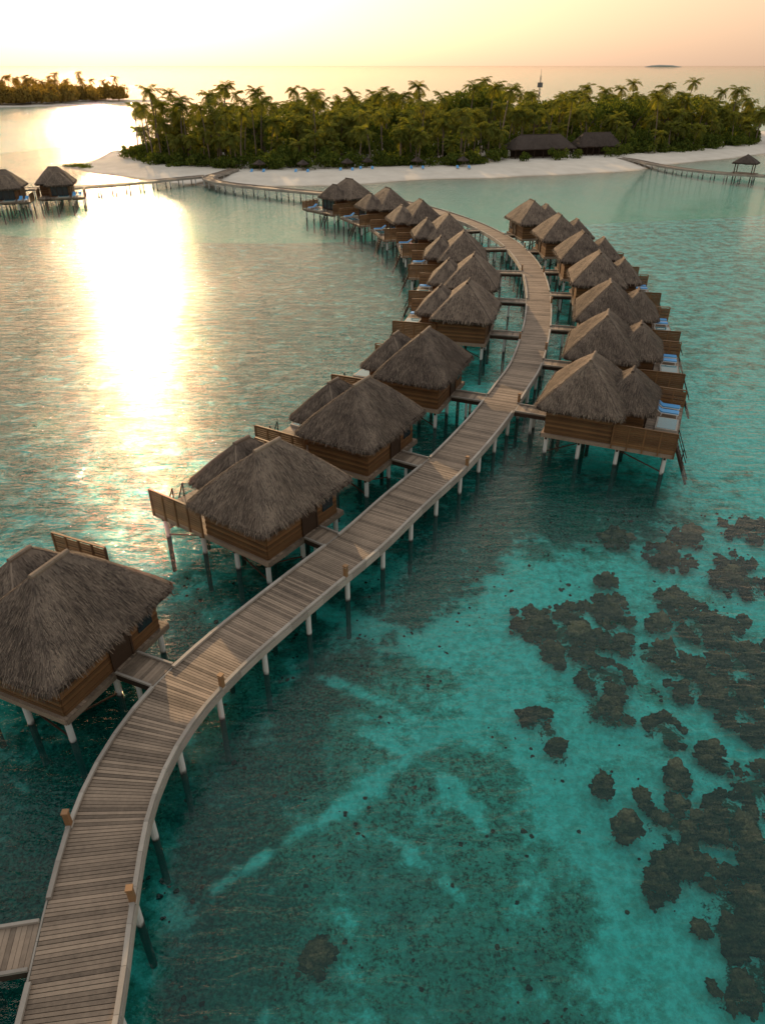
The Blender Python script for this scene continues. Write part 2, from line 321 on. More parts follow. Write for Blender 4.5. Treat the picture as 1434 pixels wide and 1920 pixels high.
# ---------------------------------------------------------------- villa
def rrect(hx,hy,r,n):
    pts=[]
    for cx,cy,a0 in ((hx-r,hy-r,0),(-hx+r,hy-r,90),(-hx+r,-hy+r,180),(hx-r,-hy+r,270)):
        for k in range(7):
            a=math.radians(a0+15*k);pts.append((cx+r*math.cos(a),cy+r*math.sin(a)))
    pts.append(pts[0]);q=np.array(pts);d=np.r_[0,np.cumsum(np.linalg.norm(np.diff(q,axis=0),axis=1))]
    u=np.linspace(0,d[-1],n,endpoint=False);return np.c_[np.interp(u,d,q[:,0]),np.interp(u,d,q[:,1])]
class Roof:
    def __init__(s,cx,cy,hx,hy,rh,z0,z1,axis='y'):
        s.c=(cx,cy);s.hx=hx;s.hy=hy;s.rh=rh;s.z0=z0;s.z1=z1;s.axis=axis;s.P=rrect(hx,hy,.5,720)
    def pt(s,u,t):
        x=u*720;i=int(x)%720;f=x-int(x);p=s.P[i]*(1-f)+s.P[(i+1)%720]*f
        if s.axis=='y': top=(0,p[1]/s.hy*s.rh)
        else: top=(p[0]/s.hx*s.rh,0)
        g=t*(1+.16*(1-t))
        nn=noise.noise(Vector((p[0]*.9+s.c[0],p[1]*.9,t*3)))*.09*(1-t*.5)
        return Vector((s.c[0]+p[0]*(1-t)+top[0]*t,s.c[1]+p[1]*(1-t)+top[1]*t,s.z0+(s.z1-s.z0)*g+nn))
    def build(s,b,det):
        n=96 if det else 48;k=12 if det else 8;th=.28
        base=len(b.v)
        for j in range(k+1):
            for i in range(n): b.v.append(tuple(s.pt(i/n,j/k)))
        for j in range(k):
            for i in range(n):
                a=base+j*n+i;c=base+j*n+(i+1)%n;b.f.append((a,c,c+n,a+n));b.m.append(0)
        b2=len(b.v)
        for i in range(n):
            p=s.pt(i/n,0);q=s.pt(i/n,.03);b.v.append((q.x,q.y,p.z-th))
        for i in range(n): 
            q=s.pt(i/n,.8);b.v.append((q.x,q.y,q.z-th-.1))
        for i in range(n):
            a=base+i;c=base+(i+1)%n;d=b2+i;e=b2+(i+1)%n
            b.f.append((c,a,d,e));b.m.append(1);b.f.append((e,d,d+n,e+n));b.m.append(1)
        cnt=1700 if det else 420
        for _ in range(cnt):
            u=random.random();p=s.pt(u,random.uniform(0,.03));q=s.pt((u+.002)%1,0)
            tan=(q-p);tan.z=0
            if tan.length<1e-5:continue
            tan.normalize();outw=Vector((p.x-s.c[0],p.y-s.c[1],0)).normalized()
            L=random.uniform(.15,.42);wd=random.uniform(.012,.028)*(1 if det else 2.6)
            dr=(Vector((0,0,-1))+outw*random.uniform(.05,.5)+tan*random.uniform(-.25,.25)).normalized()
            p=p+Vector((0,0,.03));b.face([p-tan*wd,p+tan*wd,p+tan*wd*.4+dr*L,p-tan*wd*.4+dr*L])
        cnt=int((9500 if det else 1500)*(s.hx*s.hy)/10.5)
        for _ in range(cnt):
            t=1-math.sqrt(random.random());u=random.random()
            if t>.97: continue
            p=s.pt(u,t);q=s.pt(u,max(0,t-.1)) if t>.1 else s.pt(u,t)+(s.pt(u,0)-s.pt(u,.1))
            d=(q-p)
            if d.length<1e-4: continue
            d.normalize();tg=(s.pt((u+.004)%1,t)-p)
            if tg.length<1e-5: continue
            tg.normalize();nn=tg.cross(d)
            if nn.z<0: nn=-nn
            dn=Vector((0,0,-1));dn=(dn-nn*dn.dot(nn)).normalized()
            d=((d+dn*1.5)+tg*random.uniform(-.5,.5)).normalized();L=random.uniform(.15,.42);wd=random.uniform(.008,.018)*(1 if det else 2.4)
            l0=random.uniform(.0,.02);l1=random.uniform(.02,.06)
            b.face([p+nn*l0-tg*wd,p+nn*l0+tg*wd,p+d*L+nn*l1+tg*wd*.5,p+d*L+nn*l1-tg*wd*.5])
        idx=[np.argmin(np.abs(s.P[:,0]-sx*s.hx*.96)+np.abs(s.P[:,1]-sy*s.hy*.96))/720 for sx in(1,-1) for sy in(1,-1)]
        for u in idx:
            pts=[s.pt(u,t)+Vector((0,0,-.04)) for t in np.linspace(0,1,9)];b.tube(pts,[.05]*9,7)
        if s.axis=='y': a=(s.c[0],s.c[1]-s.rh-.1,s.z1-.04);c=(s.c[0],s.c[1]+s.rh+.1,s.z1-.04)
        else: a=(s.c[0]-s.rh-.1,s.c[1],s.z1);c=(s.c[0]+s.rh+.1,s.c[1],s.z1)
        b.tube([a,c],[.12,.12],9)
def planks_rect(b,x0,x1,y0,y1,z,pw=.16,th=.05,m=0):
    y=y0
    while y<y1-.02:
        e=min(y+pw,y1);b.box(x0+random.uniform(-.01,.01),x1+random.uniform(-.01,.01),y+.006,e-.006,z-th,z+random.uniform(-.003,.003),m);y+=pw
def boardwall(b,x0,x1,y0,y1,z0,z1,bh=.17,th=.05):
    z=z0;k=0
    while z<z1-.02:
        o=.0 if k%2 else .018
        e=min(z+bh,z1)-.008
        b.box(x0-o,x1+o,y0-o-th,y0,z,e);b.box(x0-o,x1+o,y1,y1+o+th,z,e)
        b.box(x0-o-th,x0,y0+.002,y1-.002,z,e);b.box(x1,x1+o+th,y0+.002,y1-.002,z,e)
        z+=bh;k+=1
def fence(b,a,c,z0,h):
    a=Vector(a);c=Vector(c);L=(c-a).length;d=(c-a)/L;n=int(L/1.1)+1
    for i in range(n+1):
        p=a+d*L*i/n;b.box(p.x-.05,p.x+.05,p.y-.05,p.y+.05,z0-.2,z0+h+.06)
    z=z0+.05
    while z<z0+h-.1:
        b.beam((*a,z+.07),(*c,z+.07),.035,.135);z+=.15
    b.beam((*a,z0+h+.08),(*c,z0+h+.08),.13,.05)
def villa_meshes(mir,det):
    R={}
    b=MB();Roof(0,0,2.95,3.75,.9,4.2,6.95).build(b,det);R['main_roof']=b.mesh('main_roof',[M_thatch,M_dark],mir)
    b=MB();Roof(2.75,.8,2.0,2.7,.5,4.1,6.15).build(b,det);R['annex_roof']=b.mesh('annex_roof',[M_thatch,M_dark],mir)
    b=MB();boardwall(b,-2.15,2.3,-2.9,2.9,1.68,4.75);boardwall(b,2.4,4.1,-1.2,2.8,1.75,4.6)
    R['walls']=b.mesh('walls',[M_wall],mir)
    b=MB()
    b.box(-2.26,-2.21,-.1,1.0,2.02,4.1);b.box(-2.30,-2.26,-.2,-.1,2.02,4.2);b.box(-2.30,-2.26,1.0,1.1,2.02,4.2);b.box(-2.31,-2.27,-.2,1.1,4.2,4.3)
    b.box(4.17,4.2,-.7,2.4,2.1,4.0,1);b.box(-2.26,-2.23,1.6,2.5,2.7,3.7,1)
    for yy in (-.75,.3,1.35,2.4): b.box(4.2,4.26,yy-.04,yy+.04,2.05,4.05)
    R['door_and_windows']=b.mesh('door_and_windows',[M_dark,M_glass],mir)
    b=MB();planks_rect(b,-2.35,6.5,-3.05,3.3,2.0);planks_rect(b,2.6,6.5,3.3,5.4,2.0)
    for x0,x1,y in ((-2.35,6.5,-3.08),(-2.35,2.5,3.33),(2.55,6.5,5.43)): b.beam((x0,y,1.85),(x1,y,1.85),.05,.26)
    for x,y0,y1 in ((-2.38,-3.05,3.3),(6.53,-3.05,5.4),(2.57,3.36,5.4)): b.beam((x,y0,1.85),(x,y1,1.85),.05,.26)
    R['deck']=b.mesh('deck',[M_deck],mir)
    b=MB();fence(b,(2.45,-3.14),(6.5,-3.14),2.0,1.5);fence(b,(3.0,5.5),(6.5,5.5),2.0,1.3)
    R['privacy_fence']=b.mesh('privacy_fence',[M_wall],mir)
    b=MB()
    for x in (-2.0,.3,2.9,6.0):
        for y in (-2.8,0,3.0)+((5.1,) if x>2 else ()):
            b.tube([(x,y,-3.2),(x,y,1.75)],[.14,.14],10,1)
        b.beam((x,-3.0,1.62),(x,3.25 if x<2 else 5.3,1.62),.14,.2,0)
    b.beam((-2.0,-2.8,.5),(.3,-2.8,1.6),.07,.07,0);b.beam((2.9,-2.8,1.6),(6.0,-2.8,.5),.07,.07,0);b.beam((-2.0,0,.5),(-2.0,-2.8,1.6),.07,.07,0)
    R['piles']=b.mesh('piles',[M_dark,M_pile],mir)
    b=MB()
    b.box(4.9,6.4,.5,2.6,2.01,2.22);b.box(5.02,6.28,.62,2.48,2.22,2.235,1)
    R['plunge_pool']=b.mesh('plunge_pool',[M_kerb,M_poolw],mir)
    b=MB()
    for y in (-1.6,-.8): b.beam((6.5,y,2.0),(7.7,y,-.7),.07,.16)
    for i in range(9):
        t=i/9;x=6.55+1.1*t;z=1.9-2.5*t;b.box(x-.1,x+.12,-1.62,-.78,z-.02,z+.02)
    for y in (-1.6,-.8):
        b.beam((6.5,y,2.9),(7.4,y,.9),.05,.05);b.beam((6.5,y,2.0),(6.5,y,2.9),.05,.05);b.beam((7.1,y,.7),(7.1,y,1.6),.05,.05)
    R['water_stairs']=b.mesh('water_stairs',[M_dark],mir)
    return R
VM={(m,d):villa_meshes(m,d) for m in (False,True) for d in (False,True)}
b=MB()
b.box(0,1.25,-.32,.32,.26,.32,1);b.box(.02,1.23,-.30,.30,.32,.40,0)
b.beam((1.25,0,.30),(1.85,0,.72),.62,.05,1);b.beam((1.24,0,.37),(1.84,0,.79),.58,.07,0)
for x in (.1,1.2):
    for y in (-.27,.27): b.box(x-.03,x+.03,y-.03,y+.03,0,.26,1)
for y in (-.27,.27): b.beam((1.75,y,0),(1.7,y,.62),.05,.05,1)
LOUNGE=b.mesh('sun_lounger',[M_blue,M_white])
gaps=[]
villas=[]
def place_villa(c,side,det,path=MAIN,hw=HW,gl=gaps):
    s=path.near(c);p,t,n=path.at(s);c=np.array(c)
    out=(c-p);D=np.linalg.norm(out);out=out/D
    xr=out if side>0 else -out
    rz=math.atan2(xr[1],xr[0])
    root=obj('overwater_villa',None,loc=(c[0],c[1],0),rz=rz)
    for k,me in VM[(side<0,det)].items(): obj(k,me,root)
    b=MB();x0=-2.41;x1=-(D-hw-.09);y0,y1=-.25,1.15
    if x0>x1:
        x=x1
        while x<x0-.02:
            b.box(x+.006,min(x+.16,x0)-.006,y0,y1,1.95,1.998);x+=.16
        for y in (y0,y1): b.box(x1,x0,y-.05,y+.05,2.02,2.12,1)
        for y in (y0+.05,y1-.05): b.box(x1,x0,y-.06,y+.06,1.68,1.94,2)
        k=max(1,int((x0-x1)/2.6))
        for i in range(k):
            xx=x1+(x0-x1)*(i+.5)/k
            for y in (y0+.15,y1-.15): b.tube([(xx,y,-3.2),(xx,y,1.7)],[.11,.11],8,3)
    if b.v: obj('footbridge',b.mesh('footbridge',[M_deck,M_kerb,M_dark,M_pile],side<0),root)
    gl.append((side,s+.45,.95))
    villas.append((root,out,t,c))
    a=math.atan2(out[1],out[0])
    ca=Vector((c[0],c[1]));o2=Vector((out[0],out[1]));t2=Vector((-xr[1],xr[0]))
    for yy in ((3.5,4.6) if side>0 else (4.0,)):
        q=ca+o2*6.3+t2*yy
        obj('sun_lounger',LOUNGE,loc=(q.x,q.y,2.0),rz=a+math.pi)
    return root
K=1.018
LP=[(-16.3,9.5),(-13.2,23.1),(-6.0,33.6),(-1.3,42.5),(3.2,52.6),(7.9,67.2),(9.6,78.2),(9.7,90.5),(8.8,103.0),(5.7,114.3),(.9,126.3),(-5.8,137.3)]
RP=[(14.3,47.0),(18.0,57.1),(20.9,67.0),(23.1,79.4),(23.9,90.2),(23.6,102.1),(22.0,113.8)]
LP=[(a*K,b_*K) for a,b_ in LP];RP=[(a*K,b_*K) for a,b_ in RP]
for i,c in enumerate(LP): place_villa(c,-1,i<5)
for i,c in enumerate(RP): place_villa(c,1,i<3)
walkway('boardwalk',MAIN,HW,2.0,gaps)
WP=Path([(-130,150),(-100,158),(-80,163.3),(-64,167.2),(-53,175.5),(-46,181.5),(-40.5,186)])
g2=[]
for c in ((-73.5,152.5),(-65.5,157.5),(-84,149)): place_villa(c,1,False,WP,1.2,g2)
walkway('boardwalk',WP,1.2,1.96,g2,pitch=.3)
JE=Path([(68,229),(70.8,223),(74.7,208),(81.6,197),(91.8,189),(110,178)])
walkway('jetty',JE,1.2,1.5,[],pitch=.3)
b=MB()
planks_rect(b,-3,3,-2.5,2.5,1.55,.3)
for x in (-2,2):
    for y in (-1.6,1.6): b.tube([(x,y,-3),(x,y,4.2)],[.12,.12],8)
Roof(0,0,2.8,2.4,.4,4.0,5.7).build(b,False)
ms=b.mesh('jetty_hut',[M_thatchd,M_dark]);hut=obj('jetty_hut',ms,loc=(88.5,193.5,0),rz=-.6)
b=MB();b.box(-.09,.09,-.09,.09,0,.62,0);b.box(-.07,.07,-.07,.07,.62,.68,2);b.box(-.11,.11,-.11,.11,.68,.76,0);b.box(-.12,.12,-.12,.12,0,.06,1)
BOL=b.mesh('bollard_light',[M_post,M_kerb,M_lamp])
for x,side in [(MAIN.near(q),sd_) for q,sd_ in (((-10.7,15.1),-1),((-7.9,12.5),1),((-6.6,21.5),1),((-1.8,29),1),((5.4,40.9),1),((10.2,51.3),1),((15,63),1),((13,66),-1),((18.5,78),1),((20,92),1),((19.8,106),1),((17.5,93),-1))]:
    p,t,n=MAIN.at(x);q=p+n*side*(HW-.02);obj('bollard_light',BOL,loc=(q[0],q[1],2.02),rz=math.atan2(t[1],t[0]))
# ---------------------------------------------------------------- water + seabed
wme=bpy.data.meshes.new('water');S=90000
wme.from_pydata([(-S,-3000,0),(S,-3000,0),(S,S,0),(-S,S,0)],[],[(0,1,2,3)]);wme.materials.append(M_water);obj('water',wme,loc=(0,0,WZ))
CORAL=[(6.9,22.7,.6),(8.1,29.3,1.2),(9.6,28.1,1.4),(12.1,30.4,1.2),(10.6,25.4,1.1),(10.6,23.4,.9),(17.4,28.9,1.5),(15.3,25.4,1.4),(18,26.1,1.6),(16.3,24,1.3),(16,31.1,.9),(23.3,38.2,1.4),(20.5,32.8,1.3),(17,35.3,1.2),(13.9,26.9,.8),(11.4,17.6,1.1),(11.2,15.8,.9),(13.8,17.4,1.3),(15.6,19.1,1),(12.9,14.2,1.1),(13,13.1,1),(-2.1,12.4,.45),(12.6,22,.8),(16.7,22.3,.9),(7.6,21,.3),(9.9,14.8,.45),(19,37.3,.9),(14.6,37.3,.8),(21,27,1.5),(24,30,1.6),(8.8,27,.7),(12.5,27.5,.5),(14,20.5,.5),(13,33,.5),(19,22,1.0),(16,16,1.0),(11.6,28.2,.8),(10.2,30,.6),(14.5,29,.5),(12.2,19.4,.4),(14.4,15.6,.9),(11.6,13.2,.6),(17.2,20.3,.8),(21,35,.9),(11.3,11.6,.7),(12.4,12,.8),(9.4,17,.35),(9.0,19,.3)]
CORAL=[(x*1.02,y*1.02,r) for x,y,r in CORAL]
def axis(lo,hi,st,far,n=26):
    c=np.arange(lo,hi+st,st);g=np.geomspace(st*2,far,n);return np.r_[lo-g[::-1],c,hi+g]
xs=axis(-30,45,.3,60000,34);ys=axis(4,75,.3,60000,34);ys=ys[ys>-2500]
X,Y=np.meshgrid(xs,ys);rub=np.zeros_like(X);cor=np.zeros_like(X);shade_mask=np.zeros_like(X)
near=(np.abs(X)<60)&(Y<120)
nz=np.zeros_like(X);WX=X.copy();WY=Y.copy();nm=np.ones_like(X)
for i,j in np.argwhere(near):
    x_,y_=X[i,j],Y[i,j]
    nz[i,j]=noise.noise(Vector((x_*.35,y_*.35,0)))*.22+noise.noise(Vector((x_*1.6,y_*1.6,3)))*.16
    WX[i,j]+=noise.noise(Vector((x_*.45,y_*.45,11)))*.9+noise.noise(Vector((x_*1.7,y_*1.7,12)))*.3
    WY[i,j]+=noise.noise(Vector((x_*.45,y_*.45,21)))*.9+noise.noise(Vector((x_*1.7,y_*1.7,22)))*.3
    nm[i,j]=min(1,max(.45,.85+noise.noise(Vector((x_*.8,y_*.8,31)))*.9))
def blob(x,y,rx,ry,a=1,rot=0):
    dx=WX-x;dy=WY-y;c=math.cos(rot);s_=math.sin(rot);u=(dx*c+dy*s_)/rx;v=(-dx*s_+dy*c)/ry;return a*np.exp(-(u*u+v*v))
for bl in [(-2,13,6,5,.75),(0,19,4.5,3.5,.8),(-3,24,4,3.5,.6),(2.5,26,3,2.2,.6),(5,15,3,3.5,.55),(4.6,20.6,2.2,1.6,.65),(-10,30,7,8,.7),(-12,18,5,8,.8),(3,33,5,3,.35),(10,38,5,3,.3),(12,43,8,4,.55),(17,30,8,7,.3),(5,11,4,3,.5),(20,45,12,8,.35),(14,18,5,6,.2),(11,26,4,5,.2)]: rub+=blob(*bl)
for bl in [(-15,14,5,8,1.1),(-5.3,11.5,2.0,5.5,1.0),(-6.0,18,2.2,3.5,.9),(-12,27,4.5,5,.9),(-3.5,24.5,2.2,4,.75,-.5),(-5,33,4,5,.9),(1.6,31,2.2,5,.65,-.6),(1,42,4,6,.9),(5.5,37.5,2.4,6,.65,-.6),(9,43.5,3,6,.6,-.4),(15,42,6,4.5,1.0),(5,52,4,7,.8),(13,55,4,9,.8),(0,15.5,3.5,2.8,.38),(2,10.5,3.5,2.2,.38),(-2,20.5,3,2,.35),(3,22.5,1.8,1.4,.35),(5.5,13,2,2.5,.3)]: shade_mask+=blob(*bl)  # dark bed patches; those by walk and villas paint shade into the seabed
SX=X+(WX-X)*.4;SY=Y+(WY-Y)*.4
def seg(x0,y0,x1,y1,w):
    dx,dy=x1-x0,y1-y0;L2=dx*dx+dy*dy;t=np.clip(((SX-x0)*dx+(SY-y0)*dy)/L2,0,1);return np.exp(-(((SX-x0-t*dx)**2+(SY-y0-t*dy)**2)/(w*w)))
streak=np.zeros_like(X)
for sg in [(-6.5,15.2,-1.7,18.9,.30),(-1.7,18.9,4.7,24.2,.45),(-3.6,31.7,1,29.4,.8),(1,29.4,4.9,25.9,.75),(4.9,25.9,6.8,21.7,.95),(6.8,21.7,8.3,17.9,1.1),(8.3,17.9,9,12,1.0),(2.3,20.5,4.6,17.0,.28),(-1,23,3,20,.26),(.5,17.5,3.5,14.5,.22),(4,30,12,34,1.2),(-3,26.5,2,23.5,.3)]: streak=np.maximum(streak,seg(*sg))
streak*=nm
rub=np.clip(rub,0,.76)*(1-.9*streak);shade_mask=np.clip(shade_mask,0,.9)*(1-.88*streak)
sm=lambda t:np.clip(t,0,1)**2*(3-2*np.clip(t,0,1))
lf=sm((8-X+(Y-60)*.12)/25)
far=sm((Y-45)/30)*(.45+.3*lf)+sm((-X-2+(Y-30)*.2)/14)*sm((Y-30)/12)*.6
far=np.clip(far,0,.8)*(1-sm((Y-150)/35)*.95)
rub=np.maximum(rub,far);shade_mask=np.maximum(shade_mask,far*(.2+.25*lf))
for x,y,r in CORAL: cor=np.maximum(cor,blob(x,y,r*1.2,r*1.1,1.0)*.85)
Z=-2.2+nz+cor*.6-np.clip((Y-380)/60,0,14)
nx=len(xs);ny=len(ys);V=np.c_[X.ravel(),Y.ravel(),Z.ravel()]
I,J=np.meshgrid(np.arange(ny-1),np.arange(nx-1),indexing='ij');a=(I*nx+J).ravel();F=np.c_[a,a+1,a+nx+1,a+nx]
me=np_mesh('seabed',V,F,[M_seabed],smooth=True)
at=me.attributes.new('masks','FLOAT_VECTOR','POINT');at.data.foreach_set('vector',np.c_[rub.ravel(),cor.ravel(),shade_mask.ravel()].astype(np.float32).ravel())
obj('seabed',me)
import bmesh
def ico(sub):
    bm=bmesh.new();bmesh.ops.create_icosphere(bm,subdivisions=sub,radius=1);v=np.array([tuple(q.co) for q in bm.verts]);f=np.array([[q.index for q in t.verts] for t in bm.faces]);bm.free();return v,f
IV,IF=ico(3);IV1,IF1=ico(2)
def deform(iv,amp,fr):
    o=Vector((random.uniform(0,50),)*3);return iv*np.array([1+amp*noise.fractal(Vector(q)*fr+o,1.0,2.0,4) for q in iv])[:,None]
RB=[deform(IV,.85,2.0) for _ in range(14)];RS=[deform(IV1,.6,1.8) for _ in range(14)]
def rocks(lst,pool,jf):
    VV=[];FF=[];n=0
    for x,y,z,r,fl in lst:
        v=random.choice(pool)*np.array([r*random.uniform(.8,1.3),r*random.uniform(.8,1.3),r*fl]);a=random.random()*6.28;c,s=math.cos(a),math.sin(a)
        v=np.c_[v[:,0]*c-v[:,1]*s,v[:,0]*s+v[:,1]*c,v[:,2]]+np.array([x,y,z]);VV.append(v);FF.append(jf+n);n+=len(v)
    return np.vstack(VV),np.vstack(FF)
for x,y,r in CORAL:
    l=[]
    for k in range(int(30+r*r*75)):
        a=random.random()*6.28;q=r*math.sqrt(random.random())*1.3;px=x+q*math.cos(a);py=y+q*math.sin(a)
        d=noise.noise(Vector((px*1.1,py*1.1,7)))
        if d<-.05: continue
        s=abs(random.gauss(0,.11))+.06
        l.append((px,py,-1.75+.85*max(0,1-q/r)*random.random()+d*.7,s*(1.4-.55*min(1,q/r)),random.uniform(.6,1.0)))
    if not l: continue
    v,f=rocks(l,RB,IF);obj('coral_reef',np_mesh('coral_reef',v,f,[M_coral],smooth=True))
l=[]
while len(l)<1100:
    x=random.uniform(-12,26);y=random.uniform(9,42)
    if noise.noise(Vector((x*.5,y*.5,2)))<.08: continue
    l.append((x,y,-2.2,abs(random.gauss(0,.04))+.025,.6))
v,f=rocks(l,RS,IF1);obj('coral_rubble',np_mesh('coral_rubble',v,f,[M_coral],smooth=True))
# ---------------------------------------------------------------- islands
def sdist(px,py,poly):
    P=np.array(poly);Q=np.roll(P,-1,axis=0);best=np.full(px.shape,1e9);ins=np.zeros(px.shape,bool)
    for (x0,y0),(x1,y1) in zip(P,Q):
        dx,dy=x1-x0,y1-y0;t=np.clip(((px-x0)*dx+(py-y0)*dy)/(dx*dx+dy*dy),0,1)
        best=np.minimum(best,np.hypot(px-x0-t*dx,py-y0-t*dy))
        c=((y0>py)!=(y1>py))&(px<(x1-x0)*(py-y0)/((y1-y0) if y1!=y0 else 1e-9)+x0);ins^=c
    return np.where(ins,best,-best)
SHORE=[(-88,219),(-79,210.5),(-61.4,194),(-41.6,181),(-26.8,180.7),(-12,181.5),(-2.2,186),(17.5,193.4),(38.3,199.4),(60.3,205.7),(80,222),(121,253),(165,270),(185,310),(150,345),(60,362),(-20,345),(-70,300),(-88,260),(-84,232)]
VEG=[(-69,224),(-60,213.5),(-36.3,202.5),(-16,202.5),(-2.4,209),(23,210),(37,227),(52,233),(66,234),(86,243),(129,276),(146,320),(60,345),(-20,328),(-60,285),(-75,250)]
FAR=[(-520,520),(-253,545),(-226,567),(-180,625),(-149,674),(-170,668),(-230,690),(-520,700)]
FVEG=[(-520,535),(-258,557),(-232,580),(-192,630),(-235,660),(-520,670)]
def island(name,shore,st,z1,sl_in,sl_out):
    P=np.array(shore);x0,y0=P.min(0)-60;x1,y1=P.max(0)+60
    x=np.arange(x0,x1,st);y=np.arange(y0,y1,st);XX,YY=np.meshgrid(x,y)
    d=sdist(XX,YY,shore)+np.array([noise.noise(Vector((a*.06,b_*.06,1)))*2.2 for a,b_ in zip(XX.ravel(),YY.ravel())]).reshape(XX.shape)+2
    Z=np.where(d>0,np.minimum(d*sl_in,z1),d*sl_out);Z=np.maximum(Z+WZ*.6,-3.2)
    n=len(x);V=np.c_[XX.ravel(),YY.ravel(),Z.ravel()]
    I,J=np.meshgrid(np.arange(len(y)-1),np.arange(n-1),indexing='ij');a=(I*n+J).ravel();F=np.c_[a,a+1,a+n+1,a+n]
    keep=(Z.ravel()[F].max(1)>-3.1);F=F[keep];return obj(name,np_mesh(name,V,F,[M_sand],smooth=True))
island('island',SHORE,1.6,1.3,.09,.05)
island('sandbar_island',FAR,6,1.2,.05,.05)
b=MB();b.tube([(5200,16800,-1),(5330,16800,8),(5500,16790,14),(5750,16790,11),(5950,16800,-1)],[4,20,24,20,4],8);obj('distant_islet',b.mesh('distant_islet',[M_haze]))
# ---------------------------------------------------------------- vegetation
def palm_proto(h,seed,nl=9):
    rs=np.random.RandomState(seed);V=[];F=[];MI=[]
    lean=rs.uniform(.05,.2)*h;la=rs.uniform(0,6.28)
    def tp(t): return np.array([math.cos(la)*lean*t*t,math.sin(la)*lean*t*t,h*t])
    n=5;ks=7
    for i in range(ks):
        t=i/(ks-1);c=tp(t);r=.22*(1-t)+.11*t+(.1 if i==0 else 0)
        for j in range(n): V.append(c+[r*math.cos(j*6.283/n),r*math.sin(j*6.283/n),0])
    for i in range(ks-1):
        for j in range(n):
            a=i*n+j;b_=i*n+(j+1)%n;F.append([a,b_,b_+n,a+n]);MI.append(0)
    top=tp(1);nf=rs.randint(20,28)
    for k in range(nf):
        az=k*2.4+rs.uniform(-.3,.3);el=rs.uniform(-.7,1.25);L=rs.uniform(2.6,3.7)
        hd=np.array([math.cos(az),math.sin(az),0]);side=np.array([-hd[1],hd[0],0])
        pts=[];p=top.copy();e=el;m=8
        for i in range(m+1):
            pts.append(p.copy());p=p+(hd*math.cos(e)+np.array([0,0,math.sin(e)]))*L/m;e-=rs.uniform(.12,.24)
        for i in range(m):
            p0,p1=pts[i],pts[i+1];s=math.sin(math.pi*(i+1.2)/(m+1.6));wl=.75*s+.1
            for sg in (-1,1):
                for q in (0,.5):
                    a=p0+(p1-p0)*q;b_=p0+(p1-p0)*(q+.33);dr=side*sg*wl*.8+(p1-p0)/np.linalg.norm(p1-p0)*wl*.5+np.array([0,0,-wl*rs.uniform(.15,.8)])
                    x=len(V);V+= [a,b_,b_+dr*.98,a+dr];F.append([x,x+1,x+2,x+3]);MI.append(1)
    return np.array(V),np.array(F),np.array(MI)
PP=[palm_proto(h,s) for s,h in enumerate([6,8,9.5,10.5,11.5,7,12,10])]
TALL=[palm_proto(h,40+s) for s,h in enumerate([12.5,13.5,15,13])]
def leafcloud(seed,n,lobes,sz):
    rs=np.random.RandomState(seed);V=[]
    L=[(rs.uniform(-.65,.65),rs.uniform(-.65,.65),rs.uniform(.25,.8),rs.uniform(.3,.6)) for _ in range(lobes)]
    c=[];
    for i in range(n):
        l=L[rs.randint(lobes)];d=rs.normal(size=3);d/=np.linalg.norm(d);d[2]=abs(d[2])*.9-.15;r=l[3]*rs.uniform(.75,1.08)
        c.append((np.array(l[:3])+d*r,d))
    for p,d in c:
        nrm=d+rs.normal(size=3)*.6;nrm/=np.linalg.norm(nrm);t=np.cross(nrm,rs.normal(size=3));t/=np.linalg.norm(t);u=np.cross(nrm,t);s=sz*rs.uniform(.6,1.3)
        V+=[p-t*s-u*s*.5,p+t*s*.2-u*s*.7,p+t*s+u*s*.4,p-t*s*.3+u*s*.7]
    V=np.array(V);F=np.arange(len(V)).reshape(-1,4);return V,F
BP=[leafcloud(s,460,7,.075) for s in range(6)]
TP_=[leafcloud(20+s,1500,14,.05) for s in range(3)]
def scatter(items,name,mats):
    VV=[];FF=[];MM=[];n=0
    for v,f,mi,loc,rz,sc in items:
        c,s=math.cos(rz),math.sin(rz);v2=v*np.array(sc);v3=np.c_[v2[:,0]*c-v2[:,1]*s,v2[:,0]*s+v2[:,1]*c,v2[:,2]]+np.array(loc)
        VV.append(v3);FF.append(f+n);MM.append(mi);n+=len(v)
    return obj(name,np_mesh(name,np.vstack(VV),np.vstack(FF),mats,np.concatenate(MM)))
def inpoly(n,poly,bias=0):
    P=np.array(poly);x0,y0=P.min(0);x1,y1=P.max(0);out=[]
    while len(out)<n:
        x=np.random.uniform(x0,x1,400);y=np.random.uniform(y0,y1,400);d=sdist(x,y,poly)
        for a,b_,c in zip(x,y,d):
            if c>0 and random.random()<math.exp(-c*bias): out.append((a,b_,c))
    return out[:n]
BLD=[(45,231,10,5),(63,238,7,4)]
def clear(x,y): return not any(abs(x-a)<c+1 and y<b_+d and y>b_-d-5 for a,b_,c,d in BLD)
it=[]
for x,y,c in inpoly(620,VEG,.018):
    if not clear(x,y): continue
    p=random.choice(PP if c>6 else PP[:4]+PP[5:6]);k=random.uniform(.8,1.08)
    it.append((*p,(x,y,1.2),random.random()*6.28,(k,k,k)))
for x,y,c in inpoly(100,VEG,.004):
    if not clear(x,y): continue
    k=random.uniform(.9,1.2);it.append((*random.choice(TALL),(x,y,1.2),random.random()*6.28,(k,k,k)))
for x,y in ((-62,216),(-58,222),(-66,225),(-45,208),(-40,212),(-70,230),(-52,214),(-33,209),(96,262),(104,268),(110,276)): it.append((*random.choice(TALL),(x,y,1.2),random.random()*6.28,(.95,.95,1.0)))
scatter(it,'palm_grove',[M_trunk,M_palm])
it=[]
